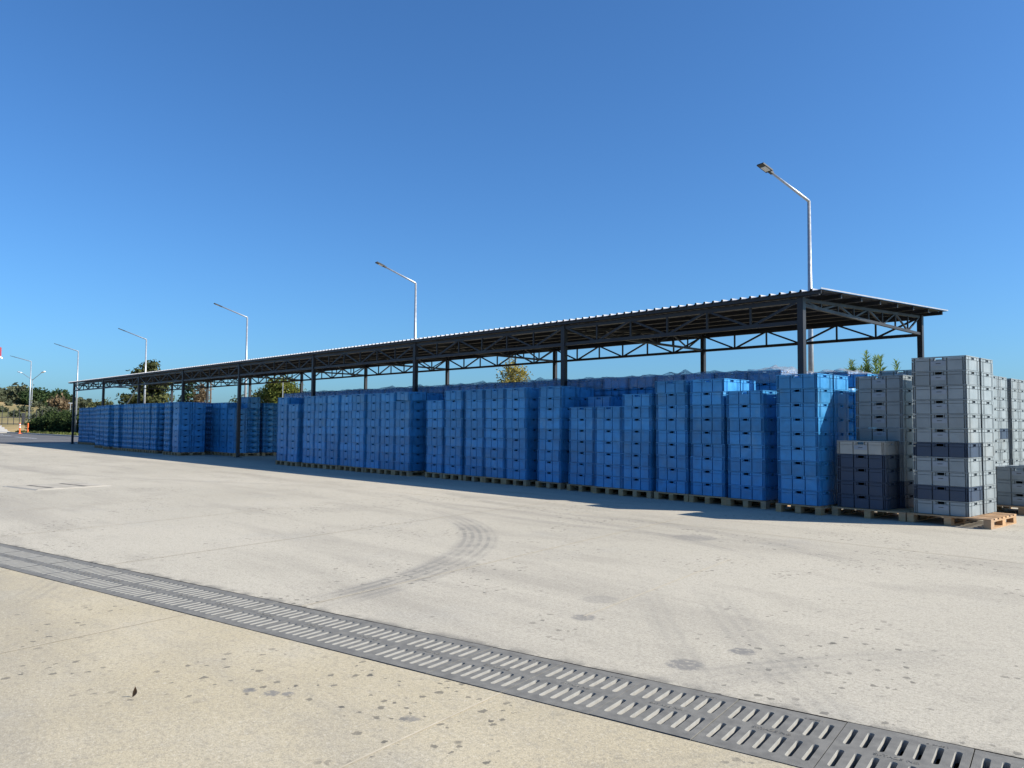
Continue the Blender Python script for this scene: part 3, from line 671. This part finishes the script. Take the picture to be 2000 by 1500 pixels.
tree('edge_tree', 'green tree at the right edge behind the white-lit stacks', -5.05, 25.5, 2.45, .95, 'lf_dark', 60, 70, .22, .10, .1)
tree('edge_shrub', 'bright green shrub at the right edge behind the low stack', -4.75, 23.5, 1.75, .7, 'lf_bright', 50, 70, .18, .08, .02)
tree('low_tree', 'low tree just above the crates near the fourth lamp post', -88, 40, 4.4, 1.6, 'lf_cedar', 40, 60, .3, .16, .1)
tree('low_bush_tree', 'low dark tree behind the far left stacks', -96, 27, 3.6, 1.6, 'lf_cedar', 40, 60, .3, .16, .1)
def bush(name, label, x, y, rx, ry, h, mat, n=70, per=60, rad=.35, leaf=.17, group='dark bushes beside the road'):
    z0 = hgt(x, y) - .03; o = empty(name, (x, y, z0)); tag(o, label, 'bush', group)
    C, P = clumps((0, 0, h * .42), (rx, ry, h * .56), n, per, rad, .4, -.9); P = P[P[:, 2] > .02]; link('foliage', leaf_mesh('foliage', P, leaf, mat), o)
    b = MB()
    for c in C[::max(1, len(C) // 9)]: b.tube([(c[0] * .2, c[1] * .2, 0), tuple(c)], [.05, .012], 5)
    b.build('stem', 'bark', parent=o)
def spiky(x, y, h, label, n=46, L=.36):
    z0 = hgt(x, y) - .03; o = empty('leafy_plant', (x, y, z0)); tag(o, label, 'plant', 'tall leafy plants behind the right end'); h -= z0
    b = MB(); b.tube([(0, 0, 0), (.02, 0, h * .6), (0, .02, h)], [.018, .014, .006], 6); b.build('stem', 'bark', parent=o)
    lf = MB()
    n *= 4
    for i in range(n):
        z = h * (.5 + .5 * i / n); a = i * 2.4 + jit(.3); l = L * (1.05 - .45 * i / n) * random.uniform(.8, 1.2); el = random.uniform(.1, .9) + .4 * i / n
        d = Vector((math.cos(a) * math.cos(el), math.sin(a) * math.cos(el), math.sin(el))); s = Vector((-math.sin(a), math.cos(a), 0)) * .02; p = Vector((0, 0, z))
        m = p + d * l * .5; e = p + d * l + Vector((0, 0, -.05)); lf.quad(p, m - s, e, m + s)
    lf.build('foliage', 'lf_bright', parent=o)
for x, y, h, l, n in ((-11.08, 26, 3.60, 'leftmost of the three tall spiky plants above the blue crates', 60), (-10.60, 26, 3.84, 'tallest spiky green plant above the blue crates', 60), (-10.36, 26.15, 3.68, 'spiky plant close to the right of the tallest one', 54), (-10.16, 26, 3.72, 'rightmost tall spiky plant left of the grey top crate', 50),
                  (-10.86, 26.2, 3.36, 'short bushy plant between the two left tall plants', 70), (-11.3, 26.2, 3.32, 'lowest spiky plant at the left of the clump', 60), (-10.48, 25.8, 3.40, 'short bright plant at the foot of the tallest one', 70), (-10.95, 25.8, 3.30, 'short plant at the foot of the leftmost tall one', 70), (-9.66, 26, 3.52, 'plant with one tip showing above the grey top crate', 30)): spiky(x, y, h, l, n, .42)
bush('bush', 'soft green bush at the foot of the spiky plants', -10.75, 26.6, .75, .5, 3.45, 'lf_bright', 110, 60, .14, .085, 'tall leafy plants behind the right end')
# hedge, grass strip and the far wood
for n, (x, y, rx, h, l) in enumerate(((-109.5, 24.5, 2.3, 2.0, 'leftmost dark bush beside the orange posts'), (-105.3, 24.8, 2.6, 2.6, 'second dark bush from the orange posts'), (-100.6, 25.0, 2.7, 2.5, 'third dark bush from the orange posts'), (-96.0, 25.0, 2.6, 2.7, 'dark bush just left of the end column'), (-91.4, 25.4, 2.4, 2.5, 'dark bush right of the end column'), (-87, 25.6, 2.4, 2.4, 'dark bush behind the white board'))):
    bush('bush', l, x, y, rx, 1.5, h, 'lf_hedge', 90, 70, .3, .2)
n = 9000; P = np.c_[RNG.uniform(-112, -62, n), RNG.uniform(21.9, 23.6, n), RNG.uniform(0, .22, n)]
tag(link('grass', leaf_mesh('grass', P, .16, 'lf_grass', aspect=2.5)), 'rough grass strip along the kerb below the bushes', kind='stuff')
pts = []
for i in range(330):
    az = RNG.uniform(3.5, 19.5); r = RNG.uniform(205, 420); x, y = -r * math.cos(R(az)), r * math.sin(R(az)); z = hgt(x, y)
    ht = np.interp(az, [3, 10, 12, 14, 17, 20], [7.5, 7.2, 5.8, 4.8, 4, 3.5]) * RNG.uniform(.55, 1.1) * (.75 + .25 * (r - 205) / 215); rr = ht * RNG.uniform(.28, .45)
    C, P = clumps((x, y, z + ht * .55), (rr, rr, ht * .47), 26, 9, ht * .07, .4, -.9); pts.append(P)
tag(link('woodland', leaf_mesh('woodland', np.concatenate(pts), .95, 'lf_wood', aspect=1.4)), 'low mixed wood on the rise beyond the fence', kind='stuff')
for x, y, h, r, l, mt in ((-195, 42, 8.0, 2.9, 'dark rounded tree in front of the wood beside the leftmost lamp post', 'lf_dark'), (-215, 50.6, 8.9, 3.0, 'dark rounded tree standing above the wood near the end column', 'lf_dark'), (-178, 42.2, 5.6, 1.3, 'reddish brown scrub tree below the wood', 'lf_brown')):
    tree('wood_tree', l, x, y, h, r, mt, 70, 40, .5, .42, .05, 'trees in front of the wood')
P = []
for i in range(70):
    az = RNG.uniform(8, 19); r = RNG.uniform(150, 215); x, y = -r * math.cos(R(az)), r * math.sin(R(az)); ht = RNG.uniform(.5, 1.3); P.append(clumps((x, y, hgt(x, y) + ht * .4), (ht, ht, ht * .6), 14, 12, ht * .2, .3, -.9)[1])
tag(link('scrub', leaf_mesh('scrub', np.concatenate(P), .35, 'lf_wood')), 'low dry scrub on the field before the wood', kind='stuff')

# ------------------------------------------------------------------ fence, posts, signs and small things
fe = empty('metal_fence', (-125, 0, 0)); tag(fe, 'dark open metal fence and gate at the end of the exit ramp', 'fence')
y = 12.0
while y < 31:
    z = hgt(-125, y); b = MB(); b.box(-.035, .035, y - .035, y + .035, z - .1, z + 2.05); b.build('post', 'steel', parent=fe); y += .68
for dz in (.12, 1.0, ):
    b = MB(); b.box(-.05, .05, 12, 31, hgt(-125, 20) + dz - .045, hgt(-125, 20) + dz + .045); b.build('rail', 'steel', parent=fe)
b = MB(); b.box(-.14, .14, 25.2, 25.5, .6, 2.6); b.build('gate_post', 'steel', parent=fe)
for x, y, l, bands in ((-106.2, 21.25, 'orange flexible post with white bands by the kerb', 1), (-105.6, 21.95, 'plain orange post right of the banded one', 0)):
    o = empty('traffic_post', (x, y, .0 if y < 21.5 else .0)); tag(o, l, 'traffic post', 'orange posts by the kerb')
    b = MB(); b.tube([(0, 0, .05), (0, 0, 1.25)], [.09, .07], 10); b.build('tube', 'orange', parent=o)
    b = MB(); b.tube([(0, 0, 0), (0, 0, .05)], [.22, .2], 10); b.build('base', 'orange', parent=o)
    if bands:
        for z in (.7, .98): b = MB(); b.tube([(0, 0, z), (0, 0, z + .14)], [.092, .09], 10); b.build('band', 'white', parent=o)
o = empty('notice_board', (-76.9, 20.9, 0)); tag(o, 'blank white board just left of the far stacks', 'sign'); o.rotation_euler = (0, 0, R(40))
b = MB(); b.box(-.32, .32, -.015, .015, .8, 1.72); b.build('board', 'white', parent=o)
for s in (-.25, .25): b = MB(); b.box(s - .02, s + .02, .016, .05, 0, 1.7); b.build('leg', 'steel', parent=o)
o = empty('flag', (-80, 12.66, -.2)); tag(o, 'red flag tip with white hem at the left edge', 'flag')
b = MB(); b.tube([(0, 0, 0), (0, 0, 9.2)], [.07, .04], 8); b.build('flagpole', 'galv', parent=o)
def cloth(z0, z1, u1):
    b = MB(); n = 14
    V = lambda i, z: (.14 * math.sin(i * 1.1 + z), .04 + u1 * i / n, z - .55 * (i / n) ** 1.5)
    for i in range(n):
        for a, c in zip(np.linspace(z0, z1, 5), np.linspace(z0, z1, 5)[1:]): b.quad(V(i, a), V(i + 1, a), V(i + 1, c), V(i, c))
    return b
fl = cloth(7.75, 8.6, 1.72).build('cloth', 'red', parent=o, smooth=True); cloth(7.62, 7.75, 1.82).build('hem', 'white', parent=fl, smooth=True)
o = empty('utility_pole', (-145.9, 60, hgt(-145.9, 60) - .05)); tag(o, 'far utility pole with crossarms behind the half-bare tree', 'utility pole')
b = MB(); b.tube([(0, 0, 0), (0, 0, 9)], [.2, .14], 8); b.build('pole', 'bark', parent=o)
for z in (7.6, 8.5): b = MB(); b.bar((-.9, .9, z), (.9, -.9, z), .12); b.build('crossarm', 'bark', parent=o)
o = empty('thin_mast', (-66.5, 34, hgt(-66.5, 34) - .02)); tag(o, 'thin pale mast in front of the round yellow-green tree', 'mast')
b = MB(); b.tube([(0, 0, 0), (0, 0, 5.45)], [.05, .035], 8); b.build('pole', 'galv', parent=o); b = MB(); b.box(-.1, .1, -.1, .1, 0, .03); b.build('foot', 'galv', parent=o)
o = empty('leaning_strut', (-90.2, 26, -.03)); tag(o, 'pale leaning pole in front of the cedar', 'pole')
b = MB(); b.tube([(0, 0, 0), (9.7, 0, 5.0)], [.06, .05], 8); b.build('shaft', 'galv', parent=o); b = MB(); b.box(-.2, .2, -.2, .2, -.02, .06); b.build('anchor', 'kerb', parent=o)
o = empty('signal_post', (-120.3, 30, hgt(-120.3, 30))); tag(o, 'small grey T-shaped post just left of the end column', 'post')
b = MB(); b.tube([(0, 0, 0), (0, 0, 4.0 - o.location.z)], [.06, .05], 8); b.build('pole', 'galv', parent=o); b = MB(); b.bar((-.35, .35, 4 - o.location.z), (.35, -.35, 4 - o.location.z), .12); b.build('crossbar', 'galv', parent=o)
# steel hatch in the yard
hx, hy = -19.85, 4.75; h = empty('hatch_cover', (hx, hy, .0), DA); tag(h, 'square pale steel hatch with four dark slots set in the yard', 'hatch')
b = MB(); b.box(-.74, .74, -.74, .74, .001, .012); b.build('plate', 'plate', parent=h)
for u, v in ((-.31, -.37), (.31, -.37), (-.31, .33), (.31, .33)): b = MB(); b.box(u - .27, u + .27, v - .035, v + .035, .0125, .0145); b.build('slot', 'dark', parent=h)
for q in ((-.8, .8, -.8, -.75), (-.8, .8, .75, .8), (-.8, -.75, -.75, .75), (.75, .8, -.75, .75)): b = MB(); b.box(*q, .001, .006); b.build('frame', 'kerb', parent=h)
# one dry leaf on the near slab
mb = MB(); n = 8
L = []
for i in range(n + 1):
    t = i / n; w = .0125 * math.sin(math.pi * min(.97, t * .93 + .05)); z = .004 + .058 * t; xx = .012 * math.sin(t * 2.4)
    L.append(((xx - w, .006 * t, z), (xx, .006 * t + .006 * math.sin(math.pi * t), z), (xx + w, .006 * t - .003, z)))
for a, c in zip(L, L[1:]): mb.quad(a[0], a[1], c[1], c[0]); mb.quad(a[1], a[2], c[2], c[1])
lf = mb.build('fallen_leaf', 'dryleaf', loc=(-4.43, 1.45, -.002)); lf.rotation_euler = (R(10), R(8), R(40)); tag(lf, 'single curled brown dry leaf on the near slab', 'leaf', kind='thing')
